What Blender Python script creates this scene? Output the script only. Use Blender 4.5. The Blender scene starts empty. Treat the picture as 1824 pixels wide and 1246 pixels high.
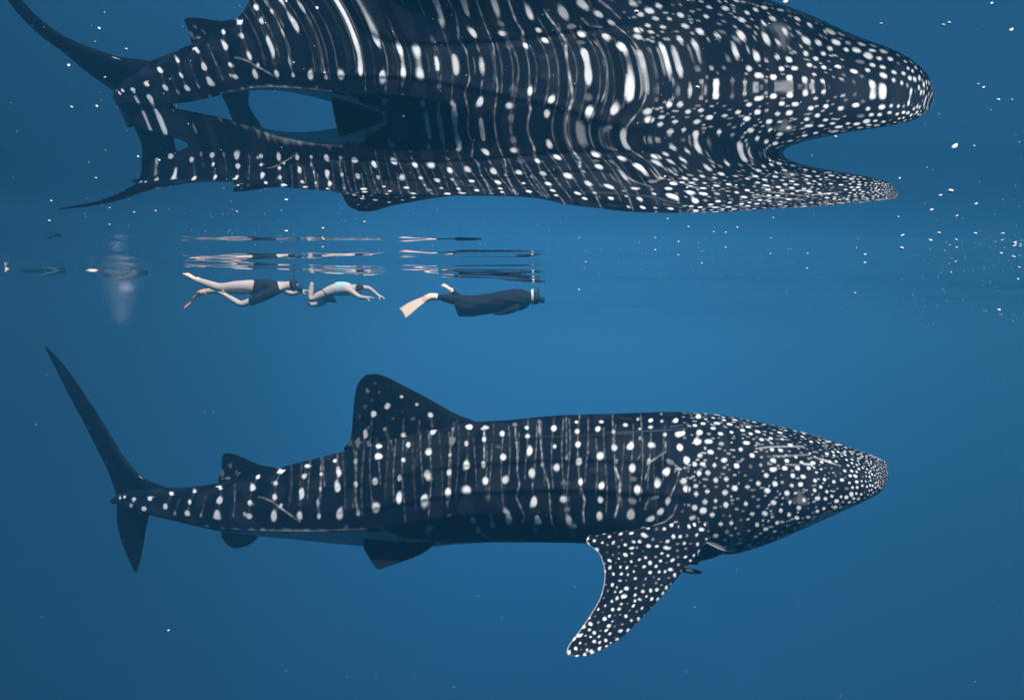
import bpy, bmesh, math, random
import numpy as np
from mathutils import Vector, Matrix

R = math.radians
rng = np.random.default_rng(7)
random.seed(7)
scene = bpy.context.scene
col = scene.collection

# ------------------------------------------------------------------ camera
F, CX, CY = 1189.0, 912.0, 623.0            # focal length and centre in photograph pixels
cam_d = bpy.data.cameras.new("camera")
cam_d.sensor_width = 36.0
cam_d.lens = 36.0 * F / 1824.0
cam_d.clip_start = 0.02
cam_d.clip_end = 500.0
cam = bpy.data.objects.new("camera", cam_d)
cam.rotation_euler = (R(90), 0, 0)
col.objects.link(cam)
scene.camera = cam

# ------------------------------------------------------------------ sky, sun, exposure
SUN_DIR = Vector((0.30, -0.50, 0.81)).normalized()      # from the water towards the sun
sun_el = math.asin(SUN_DIR.z)
sun_az = math.atan2(SUN_DIR.x, SUN_DIR.y)
world = bpy.data.worlds.new("World")
scene.world = world
world.use_nodes = True
wn = world.node_tree.nodes
bg = wn["Background"]
sky = wn.new("ShaderNodeTexSky")
sky.sky_type = 'NISHITA'
sky.sun_disc = False
sky.sun_elevation = sun_el
sky.sun_rotation = sun_az
world.node_tree.links.new(sky.outputs[0], bg.inputs[0])
bg.inputs[1].default_value = 0.12
sun_d = bpy.data.lights.new("sun", 'SUN')
sun_d.energy = 5.0
sun_d.angle = R(0.5)
sun_d.color = (1.0, 0.96, 0.9)
sun = bpy.data.objects.new("sun", sun_d)
sun.rotation_euler = (-SUN_DIR).to_track_quat('-Z', 'Y').to_euler()
sun.location = SUN_DIR * 30
col.objects.link(sun)
scene.view_settings.view_transform = 'Standard'
scene.view_settings.look = 'None'
scene.view_settings.gamma = 1.0
scene.view_settings.use_curve_mapping = False
scene.view_settings.exposure = 0.35
cy = scene.cycles
cy.use_denoising = True
cy.max_bounces = 12
cy.glossy_bounces = 6
cy.volume_bounces = 3
cy.diffuse_bounces = 3
cy.transparent_max_bounces = 16
cy.sample_clamp_indirect = 4.0

# ------------------------------------------------------------------ helpers
def pt(x, y, Y):
    return np.array([(x - CX) / F * Y, Y, (CY - y) / F * Y])

def tag(o, label=None, cat=None, group=None, kind=None):
    if label: o["label"] = label
    if cat: o["category"] = cat
    if group: o["group"] = group
    if kind: o["kind"] = kind
    return o

def mesh_np(name, verts, faces, smooth=True):
    """verts (n,3) float, faces (m,4) or (m,3) int."""
    me = bpy.data.meshes.new(name)
    verts = np.asarray(verts, dtype=np.float32)
    faces = np.asarray(faces, dtype=np.int32)
    me.vertices.add(len(verts))
    me.vertices.foreach_set("co", verts.ravel())
    k = faces.shape[1]
    me.loops.add(faces.size)
    me.loops.foreach_set("vertex_index", faces.ravel())
    me.polygons.add(len(faces))
    me.polygons.foreach_set("loop_start", np.arange(0, faces.size, k, dtype=np.int32))
    me.polygons.foreach_set("use_smooth", np.full(len(faces), smooth))
    me.update(calc_edges=True)
    me.validate()
    return me

def link(name, me, mat, parent=None):
    o = bpy.data.objects.new(name, me)
    col.objects.link(o)
    if mat is not None:
        me.materials.clear()
        me.materials.append(mat)
    if parent is not None:
        o.parent = parent
    return o

def grid_faces(nu, nv, wrap_v=False):
    i = np.arange(nu - 1)[:, None]
    j = np.arange(nv if wrap_v else nv - 1)[None, :]
    j2 = (j + 1) % nv
    a = i * nv + j; b = i * nv + j2; c = (i + 1) * nv + j2; d = (i + 1) * nv + j
    return np.stack([a, b, c, d], -1).reshape(-1, 4)

def pchip(xs, ys, x):
    xs = np.asarray(xs, float); ys = np.asarray(ys, float); x = np.asarray(x, float)
    h = np.diff(xs); d = np.diff(ys) / h
    m = np.zeros_like(ys)
    for k in range(1, len(xs) - 1):
        if d[k - 1] * d[k] > 0:
            w1 = 2 * h[k] + h[k - 1]; w2 = h[k] + 2 * h[k - 1]
            m[k] = (w1 + w2) / (w1 / d[k - 1] + w2 / d[k])
    m[0] = d[0]; m[-1] = d[-1]
    i = np.clip(np.searchsorted(xs, x) - 1, 0, len(xs) - 2)
    t = np.clip((x - xs[i]) / h[i], 0, 1)
    return ((1 + 2 * t) * (1 - t) ** 2 * ys[i] + t * (1 - t) ** 2 * h[i] * m[i]
            + t * t * (3 - 2 * t) * ys[i + 1] + t * t * (t - 1) * h[i] * m[i + 1])

def gsmooth(a, s, axis=0):
    r = int(4 * s) + 1
    k = np.exp(-0.5 * (np.arange(-r, r + 1) / s) ** 2); k /= k.sum()
    pad = [(0, 0)] * a.ndim; pad[axis] = (r, r)
    p = np.pad(a, pad, mode='edge')
    return np.apply_along_axis(lambda v: np.convolve(v, k, mode='valid'), axis, p)

def sstep(a, b, x):
    t = np.clip((x - a) / (b - a), 0, 1)
    return t * t * (3 - 2 * t)

def sigm(x):
    return 1 / (1 + np.exp(-np.clip(x, -40, 40)))

# ------------------------------------------------------------------ materials
def principled(name, color, rough=0.5, spec=0.4):
    m = bpy.data.materials.new(name); m.use_nodes = True
    b = m.node_tree.nodes["Principled BSDF"]
    b.inputs["Base Color"].default_value = (*color, 1)
    b.inputs["Roughness"].default_value = rough
    b.inputs["Specular IOR Level"].default_value = spec
    return m, m.node_tree, b

def noisy(name, c1, c2, scale=8.0, rough=0.5, spec=0.3, bump=0.0):
    m, nt, b = principled(name, c1, rough, spec)
    tc = nt.nodes.new("ShaderNodeTexCoord")
    n = nt.nodes.new("ShaderNodeTexNoise"); n.inputs["Scale"].default_value = scale
    n.inputs["Detail"].default_value = 5
    mix = nt.nodes.new("ShaderNodeMix"); mix.data_type = 'RGBA'
    mix.inputs[6].default_value = (*c1, 1); mix.inputs[7].default_value = (*c2, 1)
    nt.links.new(tc.outputs["Object"], n.inputs["Vector"])
    nt.links.new(n.outputs["Fac"], mix.inputs[0])
    nt.links.new(mix.outputs[2], b.inputs["Base Color"])
    if bump:
        bp = nt.nodes.new("ShaderNodeBump"); bp.inputs["Strength"].default_value = bump
        bp.inputs["Distance"].default_value = 0.01
        nt.links.new(n.outputs["Fac"], bp.inputs["Height"])
        nt.links.new(bp.outputs[0], b.inputs["Normal"])
    return m

def shark_material():
    m, nt, b = principled("shark_skin", (0.03, 0.035, 0.04), 0.65, 0.05)
    at = nt.nodes.new("ShaderNodeAttribute"); at.attribute_name = "pigment"
    tc = nt.nodes.new("ShaderNodeTexCoord")
    n1 = nt.nodes.new("ShaderNodeTexNoise"); n1.inputs["Scale"].default_value = 3.2
    n1.inputs["Detail"].default_value = 8; n1.inputs["Roughness"].default_value = 0.65
    nt.links.new(tc.outputs["Object"], n1.inputs["Vector"])
    mr = nt.nodes.new("ShaderNodeMapRange")
    mr.inputs[1].default_value = 0.25; mr.inputs[2].default_value = 0.75
    mr.inputs[3].default_value = 0.3; mr.inputs[4].default_value = 2.6
    nt.links.new(n1.outputs["Fac"], mr.inputs[0])
    dark = nt.nodes.new("ShaderNodeMix"); dark.data_type = 'RGBA'; dark.blend_type = 'MULTIPLY'
    dark.inputs[0].default_value = 1.0
    dark.inputs[6].default_value = (0.0016, 0.0036, 0.008, 1)
    nt.links.new(mr.outputs[0], dark.inputs[7])
    mix = nt.nodes.new("ShaderNodeMix"); mix.data_type = 'RGBA'
    nt.links.new(at.outputs["Fac"], mix.inputs[0])
    nt.links.new(dark.outputs[2], mix.inputs[6])
    mix.inputs[7].default_value = (0.80, 0.82, 0.82, 1)
    nt.links.new(mix.outputs[2], b.inputs["Base Color"])
    n2 = nt.nodes.new("ShaderNodeTexNoise"); n2.inputs["Scale"].default_value = 45
    n2.inputs["Detail"].default_value = 4
    nt.links.new(tc.outputs["Object"], n2.inputs["Vector"])
    bp = nt.nodes.new("ShaderNodeBump"); bp.inputs["Strength"].default_value = 0.25
    bp.inputs["Distance"].default_value = 0.006
    nt.links.new(n2.outputs["Fac"], bp.inputs["Height"])
    nt.links.new(bp.outputs[0], b.inputs["Normal"])
    return m

def surface_material():
    m = bpy.data.materials.new("sea_surface"); m.use_nodes = True
    nt = m.node_tree; nt.nodes.clear()
    out = nt.nodes.new("ShaderNodeOutputMaterial")
    tr = nt.nodes.new("ShaderNodeBsdfTransparent")
    gl = nt.nodes.new("ShaderNodeBsdfGlossy"); gl.inputs["Roughness"].default_value = 0.0
    gl.inputs["Color"].default_value = (0.98, 0.98, 0.98, 1)
    fr = nt.nodes.new("ShaderNodeFresnel"); fr.inputs["IOR"].default_value = 1.333
    mx = nt.nodes.new("ShaderNodeMixShader")
    nt.links.new(fr.outputs[0], mx.inputs[0])
    nt.links.new(tr.outputs[0], mx.inputs[1]); nt.links.new(gl.outputs[0], mx.inputs[2])
    nt.links.new(mx.outputs[0], out.inputs["Surface"])
    return m

M_SHARK = shark_material()
M_SURF = surface_material()
M_BASIN = noisy("basin_dark", (0.004, 0.012, 0.03), (0.006, 0.016, 0.036), 0.2, 0.9, 0.0)
M_EYE, _, _ = principled("eye", (0.01, 0.01, 0.012), 0.15, 0.5)
M_GROOVE = noisy("skin_groove", (0.008, 0.009, 0.012), (0.014, 0.015, 0.018), 12, 0.8, 0.1)
M_SUIT = noisy("dark_wetsuit", (0.008, 0.010, 0.016), (0.016, 0.018, 0.026), 20, 0.8, 0.1, 0.3)
M_SUIT2 = noisy("teal_wetsuit", (0.012, 0.03, 0.045), (0.02, 0.04, 0.06), 20, 0.8, 0.1, 0.3)
M_FAR = noisy("hazed_wetsuit", (0.035, 0.06, 0.09), (0.05, 0.08, 0.11), 20, 0.8, 0.1)  # dark suits of the far swimmers, paled so the colour carries the haze
M_RASH = noisy("pale_rash_vest", (0.35, 0.55, 0.62), (0.45, 0.62, 0.68), 14, 0.7, 0.2, 0.2)
M_SKIN = noisy("pale_skin", (0.46, 0.38, 0.33), (0.56, 0.46, 0.40), 18, 0.55, 0.3)
M_FINW = noisy("white_rubber", (0.84, 0.58, 0.42), (0.88, 0.70, 0.56), 12, 0.5, 0.3)
M_FINO = noisy("orange_rubber", (0.82, 0.34, 0.16), (0.86, 0.46, 0.28), 12, 0.5, 0.3)
M_HAIR = noisy("dark_hair", (0.01, 0.01, 0.012), (0.02, 0.018, 0.018), 40, 0.7, 0.2)
M_BUB, _, _ = principled("bubble_skin", (0.9, 0.93, 0.95), 0.12, 0.6)  # plain white stands in for the bright sky that bubbles mirror
M_REM = noisy("remora_skin", (0.012, 0.016, 0.024), (0.03, 0.036, 0.045), 30, 0.5, 0.3)
M_REMP = noisy("remora_stripe", (0.45, 0.5, 0.52), (0.6, 0.64, 0.66), 30, 0.5, 0.3)

# ------------------------------------------------------------------ shark spine (needed by the wave solver too)
SP_X = [205, 235, 280, 350, 450, 600, 800, 1000, 1200, 1400, 1582]
SP_Y = [6.32, 6.20, 6.02, 5.80, 5.55, 5.30, 5.10, 5.00, 4.92, 4.83, 4.75]
def spineY(x): return pchip(SP_X, SP_Y, np.clip(x, 205, 1582))

# ------------------------------------------------------------------ sea surface
# Waves: a gentle rise away from the camera, wind ripples, and close overhead a few long smooth
# undulations whose slopes are solved (least squares) so that the mirrored image folds as in the photo.
COLS = {
 60: [(440,500),(400,525),(365,590),(345,660),(328,740),(312,790),(270,805),(225,800),(185,785),(150,760),(110,750),(70,710),(20,660),(-40,620),(-100,590)],
 150: [(440,510),(400,535),(365,595),(345,670),(328,755),(312,810),(270,828),(225,828),(185,815),(150,795),(110,785),(70,740),(20,690),(-40,650),(-100,620)],
 270: [(440,545),(400,565),(365,625),(345,730),(328,795),(312,832),(270,840),(225,850),(185,857),(150,862),(110,866),(70,850),(20,805),(-40,760),(-100,730)],
 430: [(440,550),(400,580),(345,735),(318,815),(275,872),(235,926),(212,944),(182,960),(150,948),(107,885),(67,857),(20,825),(-40,800),(-100,780)],
 630: [(440,540),(400,565),(356,640),(340,722),(325,768),(300,812),(272,858),(242,902),(205,924),(170,910),(150,896),(100,866),(55,900),(36,915),(0,945),(-40,960),(-100,975)],
 883: [(440,545),(405,575),(350,690),(328,748),(321,772),(305,814),(291,828),(255,882),(225,898),(200,892),(168,854),(128,840),(88,854),(28,921),(0,945),(-40,965),(-100,985)],
 1050: [(450,560),(420,600),(385,710),(375,745),(340,800),(290,865),(250,915),(225,925),(195,905),(160,860),(128,845),(95,860),(40,915),(0,945),(-40,960),(-100,980)],
 1220: [(450,560),(420,600),(388,715),(375,760),(345,810),(310,870),(275,915),(250,922),(215,890),(170,855),(135,842),(100,855),(40,905),(0,935),(-40,955),(-100,975)],
 1390: [(450,560),(420,600),(385,735),(370,775),(340,865),(305,970),(270,1020),(240,985),(200,915),(145,875),(80,905),(0,975),(-40,1005),(-100,1030)],
 1500: [(450,560),(420,605),(378,755),(370,789),(340,865),(310,938),(275,985),(235,952),(200,905),(165,885),(120,908),(50,960),(0,990),(-40,1010),(-100,1030)],
 1600: [(450,560),(420,610),(362,780),(350,815),(335,865),(310,915),(275,955),(228,908),(200,883),(168,870),(135,888),(105,915),(0,970),(-40,985),(-100,1005)],
 1680: [(450,560),(420,615),(358,800),(345,840),(335,870),(300,915),(270,930),(225,872),(190,848),(157,875),(110,900),(0,955),(-40,970),(-100,990)],
}
TY = np.arange(-100, 441)
tx_cols = sorted(COLS)
tab = []
for cx_ in tx_cols:
    k = sorted(COLS[cx_])
    tab.append(gsmooth(pchip([a for a, b in k], [b for a, b in k], TY), 5))
tab = np.array(tab)
TXG = np.arange(-300, 2151, 10.0)
TAB = np.array([np.interp(np.clip(TXG, 60, 1680), tx_cols, tab[:, j]) for j in range(len(TY))]).T
TAB = gsmooth(TAB, 5, 0)

def table(x, y):
    fx = np.clip((x + 300) / 10, 0, len(TXG) - 1.001); fy = np.clip(y + 100, 0, len(TY) - 1.001)
    ix = fx.astype(int); iy = fy.astype(int); ax = fx - ix; ay = fy - iy
    return ((1 - ax) * ((1 - ay) * TAB[ix, iy] + ay * TAB[ix, iy + 1])
            + ax * ((1 - ay) * TAB[ix + 1, iy] + ay * TAB[ix + 1, iy + 1]))

_dd = np.linspace(-40, 120, 8001)
_sl = 0.085 * sigm((_dd - 1.5) / 0.2) * (1 - sigm((_dd - 14.0) / 1.5))
_zz = np.concatenate([[0], np.cumsum(0.5 * (_sl[1:] + _sl[:-1]) * np.diff(_dd))])
_zz += 0.285 - np.interp(0.9, _dd, _zz)

_r = np.random.default_rng(21)
RIP = []
for k in range(22):
    lam = 0.55 * (6.5 ** (k / 21.0))
    ang = _r.normal(0.16, 0.34)
    RIP.append((2 * math.pi / lam * math.sin(ang), 2 * math.pi / lam * math.cos(ang), lam,
                _r.uniform(0, 6.28), 0.012 * lam / (2 * math.pi) * _r.uniform(0.6, 1.3)))

def base_z(X, D):
    z = np.interp(D, _dd, _zz)
    z = z - 0.052 * 8 * np.tanh(X / 8) * sigm((D - 5) / 1.2)
    fade = sstep(1.95, 3.3, D) * (1 - sstep(40, 60, D)) + 0.35 * (1 - sstep(-0.5, 0.2, D))
    for kx, kd, lam, ph, amp in RIP:
        keep = 1 - sstep(7 * lam + 3, 14 * lam + 8, np.abs(D))
        z = z + amp * fade * keep * np.sin(kx * X + kd * D + ph + 1.1 * np.sin(0.8 * X + ph) + 0.6 * np.sin(1.9 * X + 2.3 * ph))
    return z

hX, hD = 0.0175, 0.015
gx = np.arange(-160, 161) * hX
gd = -0.80 + np.arange(205) * hD
GX, GD = np.meshgrid(gx, gd, indexing='ij')
Zb = base_z(GX, GD)
Z = Zb.copy()

def fx_(a): return (a[1:, :] - a[:-1, :]) / hX
def fd_(a): return (a[:, 1:] - a[:, :-1]) / hD
def fxT(a):
    o = np.zeros((a.shape[0] + 1, a.shape[1])); o[1:] += a; o[:-1] -= a; return o / hX
def fdT(a):
    o = np.zeros((a.shape[0], a.shape[1] + 1)); o[:, 1:] += a; o[:, :-1] -= a; return o / hD

edge = sstep(0, 0.6, gx[-1] - np.abs(GX)) * sstep(0, 0.4, gd[-1] - GD) * sstep(0, 0.5, GD - gd[0])
for outer in range(7):
    GDp = np.maximum(GD, 0.12)
    px = CX + F * GX / GDp; py = CY - F * Z / GDp
    inw = sstep(-300, -120, px) * (1 - sstep(1940, 2120, px)) * sstep(-110, -60, py) * (1 - sstep(400, 440, py))
    ys = table(px, np.clip(py, -100, 440))
    upr = 1 - sstep(190, 280, py); rgt = sstep(300, 1500, px)
    kk = (0.87 + 0.18 * upr) * (1 - rgt) + (1.06 + 0.20 * upr) * rgt + 0.08 * upr * sstep(1400, 1680, px)
    xs = CX + (px - CX) / kk
    Ys = spineY(xs) - 0.35
    P = np.stack([(xs - CX) / F * Ys, Ys, (CY - ys) / F * Ys], -1)
    S = np.stack([GX, GD, Z], -1)
    i_ = S / np.linalg.norm(S, axis=-1, keepdims=True)
    o_ = P - S; o_ /= np.linalg.norm(o_, axis=-1, keepdims=True)
    n_ = i_ - o_
    sx = -n_[..., 0] / n_[..., 2]; sd = -n_[..., 1] / n_[..., 2]
    if outer:                                   # allow for the sideways slope the surface really has
        zx = np.gradient(Z, hX, axis=0)
        def rise(zd):
            nn = np.stack([-zx, -zd, np.ones_like(zd)], -1)
            o2 = i_ - 2 * (i_ * nn).sum(-1, keepdims=True) * nn / (nn * nn).sum(-1, keepdims=True)
            xr = CX + F * (GX + o2[..., 0] / np.maximum(o2[..., 1], .2) * (Ys - GD)) / Ys
            Yr = spineY(xr) - 0.35
            return o2[..., 2] / np.maximum(o2[..., 1], .2) - ((CY - ys) / F * Yr - Z) / (Yr - GD)
        zd = sd.copy()
        for _ in range(3):
            r0 = rise(zd); zd = np.clip(zd - r0 / ((rise(zd + 1e-3) - r0) / 1e-3), -0.4, 0.4)
        sd = np.where(inw > 0, zd, sd)
    bx_ = fx_(Zb); bd_ = fd_(Zb)
    wx = 0.15 * inw; wd = inw; wr = 0.003
    WX = 0.5 * (wx[1:] + wx[:-1]); WD = 0.5 * (wd[:, 1:] + wd[:, :-1])
    SX = 0.5 * (sx[1:] + sx[:-1]); SD = 0.5 * (sd[:, 1:] + sd[:, :-1])
    lam0 = 0.002 + 200 * (1 - edge)
    rhs = fxT(WX * SX + wr * bx_) + fdT(WD * SD + wr * bd_) + lam0 * Zb
    def A(z): return fxT((WX + wr) * fx_(z)) + fdT((WD + wr) * fd_(z)) + lam0 * z
    diag = (2 / hX ** 2 * wx + 2 / hD ** 2 * wd) + wr * (2 / hX ** 2 + 2 / hD ** 2) + lam0
    z = Z.copy(); r = rhs - A(z); q = r / diag; p = q.copy(); rs = (r * q).sum()
    for it in range(300):
        Ap = A(p); al = rs / (p * Ap).sum(); z += al * p; r -= al * Ap
        q = r / diag; rn = (r * q).sum(); p = q + rn / rs * p; rs = rn
    Z = z
DELTA = (Z - Zb) * edge

def surf_z(X, D):
    X = np.asarray(X, float); D = np.asarray(D, float)
    fxx = (X - gx[0]) / hX; fdd = (D - gd[0]) / hD
    ins = (fxx >= 0) & (fxx <= len(gx) - 1) & (fdd >= 0) & (fdd <= len(gd) - 1)
    fxx = np.clip(fxx, 0, len(gx) - 1.001); fdd = np.clip(fdd, 0, len(gd) - 1.001)
    a = fxx.astype(int); b = fdd.astype(int); u = fxx - a; v = fdd - b
    d = ((1 - u) * ((1 - v) * DELTA[a, b] + v * DELTA[a, b + 1]) + u * ((1 - v) * DELTA[a + 1, b] + v * DELTA[a + 1, b + 1]))
    return base_z(X, D) + np.where(ins, d, 0)

def grow(start, step, g, end):
    out = []; s = step; x = start
    while x < end:
        s *= g; x += s; out.append(x)
    return np.array(out)
BX0, BX1, BY0, BY1, BZ0, BZ1 = -15.4, 25.4, -9.0, 102.0, -23.2, 3.4
ex = grow(gx[-1], hX, 1.03, 20.5)
ex = (ex - gx[-1]) / (ex[-1] - gx[-1])
lx = np.concatenate([-(gx[-1] + ex * (15.2 - gx[-1]))[::-1], gx, gx[-1] + ex * (25.2 - gx[-1])])
ef = grow(gd[-1], hD, 1.012, 60); ef = gd[-1] + (ef - gd[-1]) * (101.5 - gd[-1]) / (ef[-1] - gd[-1])
eb = grow(0, hD, 1.06, 8.6); eb = gd[0] - eb * (8.7 + gd[0]) / eb[-1]
ld = np.concatenate([eb[::-1], gd, ef])
SXg, SDg = np.meshgrid(lx, ld, indexing='ij')
SZ = surf_z(SXg, SDg)
# fine capillary ripples on the near surface
cap = np.zeros_like(SZ)
for k in range(9):
    lam = _r.uniform(0.10, 0.24); ang = _r.normal(0, 0.5)
    cap += 0.0009 * lam / 6.28 * np.sin(2 * math.pi / lam * (math.sin(ang) * SXg + math.cos(ang) * SDg) + _r.uniform(0, 6.28))
SZ += cap * (1 - sstep(1.6, 2.4, SDg)) * sstep(0.1, 0.3, SDg)
me = mesh_np("sea_surface", np.stack([SXg, SDg, SZ], -1).reshape(-1, 3), grid_faces(len(lx), len(ld))[:, ::-1])
o = link("sea_surface", me, M_SURF)
tag(o, kind="structure")

# added dark basin: close walls darken the frame edges, standing in for unlit sea
nu, nv = 40, 96
th = np.linspace(0, math.pi / 2, nu)[:, None]; ph = (np.arange(nv) / nv * 2 * math.pi)[None, :]
bx = 5.0 + 20.1 * np.sin(th) ** 0.6 * np.sign(np.cos(ph)) * np.abs(np.cos(ph)) ** 0.6
by = 46.4 + 55.2 * np.sin(th) ** 0.6 * np.sign(np.sin(ph)) * np.abs(np.sin(ph)) ** 0.6
bz = 3.2 - 25.6 * np.cos(th) ** 0.7 * np.ones_like(ph)
me = mesh_np("vignette_basin", np.stack([bx, by, bz], -1).reshape(-1, 3), grid_faces(nu, nv, True)[:, ::-1])
tag(link("vignette_basin", me, M_BASIN), kind="structure")

# the water itself: one closed box of even, blue-scattering volume
hm = bpy.data.materials.new("sea_water_volume"); hm.use_nodes = True
hn = hm.node_tree; hn.nodes.clear()
ho = hn.nodes.new("ShaderNodeOutputMaterial"); pv = hn.nodes.new("ShaderNodeVolumePrincipled")
pv.inputs["Color"].default_value = (0.09, 0.475, 0.83, 1)
pv.inputs["Absorption Color"].default_value = (0, 0, 0, 1)
pv.inputs["Density"].default_value = 0.026
pv.inputs["Anisotropy"].default_value = 0.25
hn.links.new(pv.outputs[0], ho.inputs["Volume"])
try: hm.cycles.homogeneous_volume = True
except Exception: pass
bm = bmesh.new()
bmesh.ops.create_cube(bm, size=1)
for v in bm.verts:
    v.co = Vector((BX0 if v.co.x < 0 else BX1, BY0 if v.co.y < 0 else BY1, BZ0 if v.co.z < 0 else BZ1))
me = bpy.data.meshes.new("haze"); bm.to_mesh(me); bm.free()
tag(link("haze", me, hm), "clear blue sea water filling the whole picture", None, None, "stuff")

# ------------------------------------------------------------------ whale shark
TOPX = [205, 240, 270, 300, 340, 380, 450, 520, 600, 650, 700, 750, 800, 840, 900, 950, 1000, 1100, 1200, 1250, 1300, 1350, 1400, 1450, 1500, 1530, 1560, 1575, 1580, 1582]
TOPY = [884, 872, 868, 868, 866, 861, 845, 826, 806, 793, 781, 769, 758, 751, 748, 743, 739, 736, 733, 735, 741, 750, 761, 773, 789, 800, 812, 820, 828, 845]
BOTX = [205, 240, 300, 400, 500, 600, 700, 800, 900, 1000, 1100, 1200, 1250, 1300, 1350, 1400, 1450, 1500, 1550, 1572, 1580, 1582]
BOTY = [896, 912, 928, 950, 960, 970, 978, 970, 966, 966, 972, 982, 987, 987, 975, 955, 932, 908, 884, 874, 862, 848]
AX = [205, 240, 300, 400, 500, 600, 700, 800, 900, 1000, 1100, 1200, 1300, 1400, 1450, 1480, 1500, 1520, 1540, 1560, 1575, 1582]
AV = [.05, .085, .12, .18, .25, .33, .40, .46, .50, .53, .55, .56, .56, .545, .52, .49, .455, .395, .30, .155, .04, .004]
FX = [205, 300, 400, 500, 600, 700, 800, 900, 1100, 1300, 1450, 1582]
FV = [.62, .76, .80, .79, .75, .70, .66, .64, .66, .70, .68, .60]        # where, down its height, the body is widest
KX = [205, 300, 600, 700, 800, 900, 1000]
KV = [.6, 1., 1., .85, .6, .2, 0.]                                      # how sharp the tail keel is

NS, NT = 1150, 380
q = np.linspace(0, 1, NS)
sx_ = 205 + (1582 - 205) * (1 - (1 - q) ** 1.25)
sx_ = np.maximum.accumulate(sx_)
Yc = gsmooth(spineY(sx_), 12)
Xc = (sx_ - CX) / F * Yc
aa = gsmooth(pchip(AX, AV, sx_), 4)
lim = np.maximum(Yc - F * Xc / (1583 - CX), 0.003)
aa = np.where(sx_ > 1400, np.minimum(aa, lim * 0.97), aa)
dX = np.gradient(Xc); dY = np.gradient(Yc)
tl = np.hypot(dX, dY); tx, ty = dX / tl, dY / tl
lx_, ly_ = gsmooth(ty, 20), gsmooth(-tx, 20)              # lateral direction, towards the camera
px_top = CX + F * Xc / Yc
px_bot = CX + F * (Xc + lx_ * aa * 0.6) / (Yc + ly_ * aa * 0.6)
top = gsmooth(pchip(TOPX, TOPY, px_top), 3)
bot = gsmooth(pchip(BOTX, BOTY, np.minimum(px_bot, 1582)), 3)
fu = gsmooth(pchip(FX, FV, sx_), 15)
kf = gsmooth(np.interp(sx_, KX, KV), 15)
mt, mb = (CY - top) / F, (CY - bot) / F
lo = np.full(NS, 1e-4); hi = np.full(NS, 3.0)
for _ in range(50):
    H = 0.5 * (lo + hi)
    v = np.sqrt((fu * H) ** 2 + (mt * aa) ** 2) + np.sqrt(((1 - fu) * H) ** 2 + (mb * aa) ** 2 * (1 - kf))
    big = v > (mt - mb) * Yc
    hi = np.where(big, H, hi); lo = np.where(big, lo, H)
H = gsmooth(0.5 * (lo + hi), 4)
Zw = mt * Yc - np.sqrt((fu * H) ** 2 + (mt * aa) ** 2)
th = np.linspace(0, 2 * math.pi, NT, endpoint=False)      # 0 back, pi belly; first half faces the camera
cth, sth = np.cos(th)[None, :], np.sin(th)[None, :]
up = cth > 0
u = np.abs(cth)
lat_ell = np.abs(sth)
lat_keel = (1 - u) ** 1.25 * 0.9 + 0.1 * lat_ell
k2 = kf[:, None] * (~up)
lat = lat_ell * (1 - k2) + lat_keel * k2
# three soft ridges along each flank and a slightly flattened belly
ridge = np.zeros((NS, NT))
for tr_, am in ((0.62, .018), (0.95, .02), (1.3, .022)):
    d = np.minimum(np.abs(th - tr_), np.abs(2 * math.pi - th - tr_))[None, :]
    ridge += am * np.exp(-(d / 0.045) ** 2) * sstep(500, 800, sx_)[:, None] * (1 - sstep(1120, 1260, sx_))[:, None]
off = aa[:, None] * lat * np.sign(sth) + ridge * np.sign(sth)
zz = Zw[:, None] + np.where(up, fu[:, None] * H[:, None] * cth, -(1 - fu[:, None]) * H[:, None] * u ** 1.0)
BX = Xc[:, None] + lx_[:, None] * off
BY = Yc[:, None] + ly_[:, None] * off
body = np.stack([BX, BY, zz], -1)
# gill slits: five shallow curved grooves
gill = np.zeros((NS, NT))
bpx = CX + F * BX / BY; bpy_ = CY - F * zz / BY
for g in range(5):
    x0 = 1216 - g * 21
    curve = x0 + 10 * np.sin((bpy_ - 800) / 120 * math.pi) - 14 * sstep(870, 940, bpy_)
    wgt = sstep(822 + g * 6, 850 + g * 6, bpy_) * (1 - sstep(905 - g * 3, 925 - g * 3, bpy_))
    gill += np.exp(-((bpx - curve) / 1.5) ** 2) * wgt * .7
gill[:, NT // 2:] = 0
gill = np.clip(gill, 0, 1)
gm = gill.copy(); gm[:, NT // 2 + 1:] = gill[:, 1:NT // 2][:, ::-1]
nrm = np.cross(np.gradient(body, axis=1), np.gradient(body, axis=0))
nrm /= np.maximum(np.linalg.norm(nrm, axis=-1, keepdims=True), 1e-9)
cen = np.stack([Xc, Yc, Zw], -1)[:, None, :]
flip = np.sign(((body - cen) * nrm).sum(-1).mean())
nrm *= flip
body -= nrm * (gm * 0.003)[..., None]

# ---- pigment: spots and lines copied from the animal in the photo, head freckles scattered by size
def cv(ox, oy, sc, lst):
    out = []
    for e in lst:
        x, y, rx, ry = e[:4]; b = e[4] if len(e) > 4 else 1.0; rot = e[5] if len(e) > 5 else 0.0
        out.append((ox + x / sc, oy + y / sc, rx / sc, ry / sc, b, rot))
    return out
SPOTS = []
SPOTS += cv(380, 760, 6.231, [(75,672,22,18),(72,800,26,42),(40,975,33,48),(495,552,25,22),(435,665,28,34),(400,835,27,35),(400,990,34,38),(745,492,27,25),(695,620,25,30),(683,775,30,44),(668,985,30,65),(1043,430,28,26),(1002,548,30,32),(986,748,28,44),(958,978,40,60),(1195,520,20,22),(1188,690,20,42),(1158,835,14,40,.6),(1172,985,30,45),(1350,376,22,20),(1388,497,28,30),(1380,680,32,42),(1400,965,43,50),(1582,385,15,30,.5)])
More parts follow.
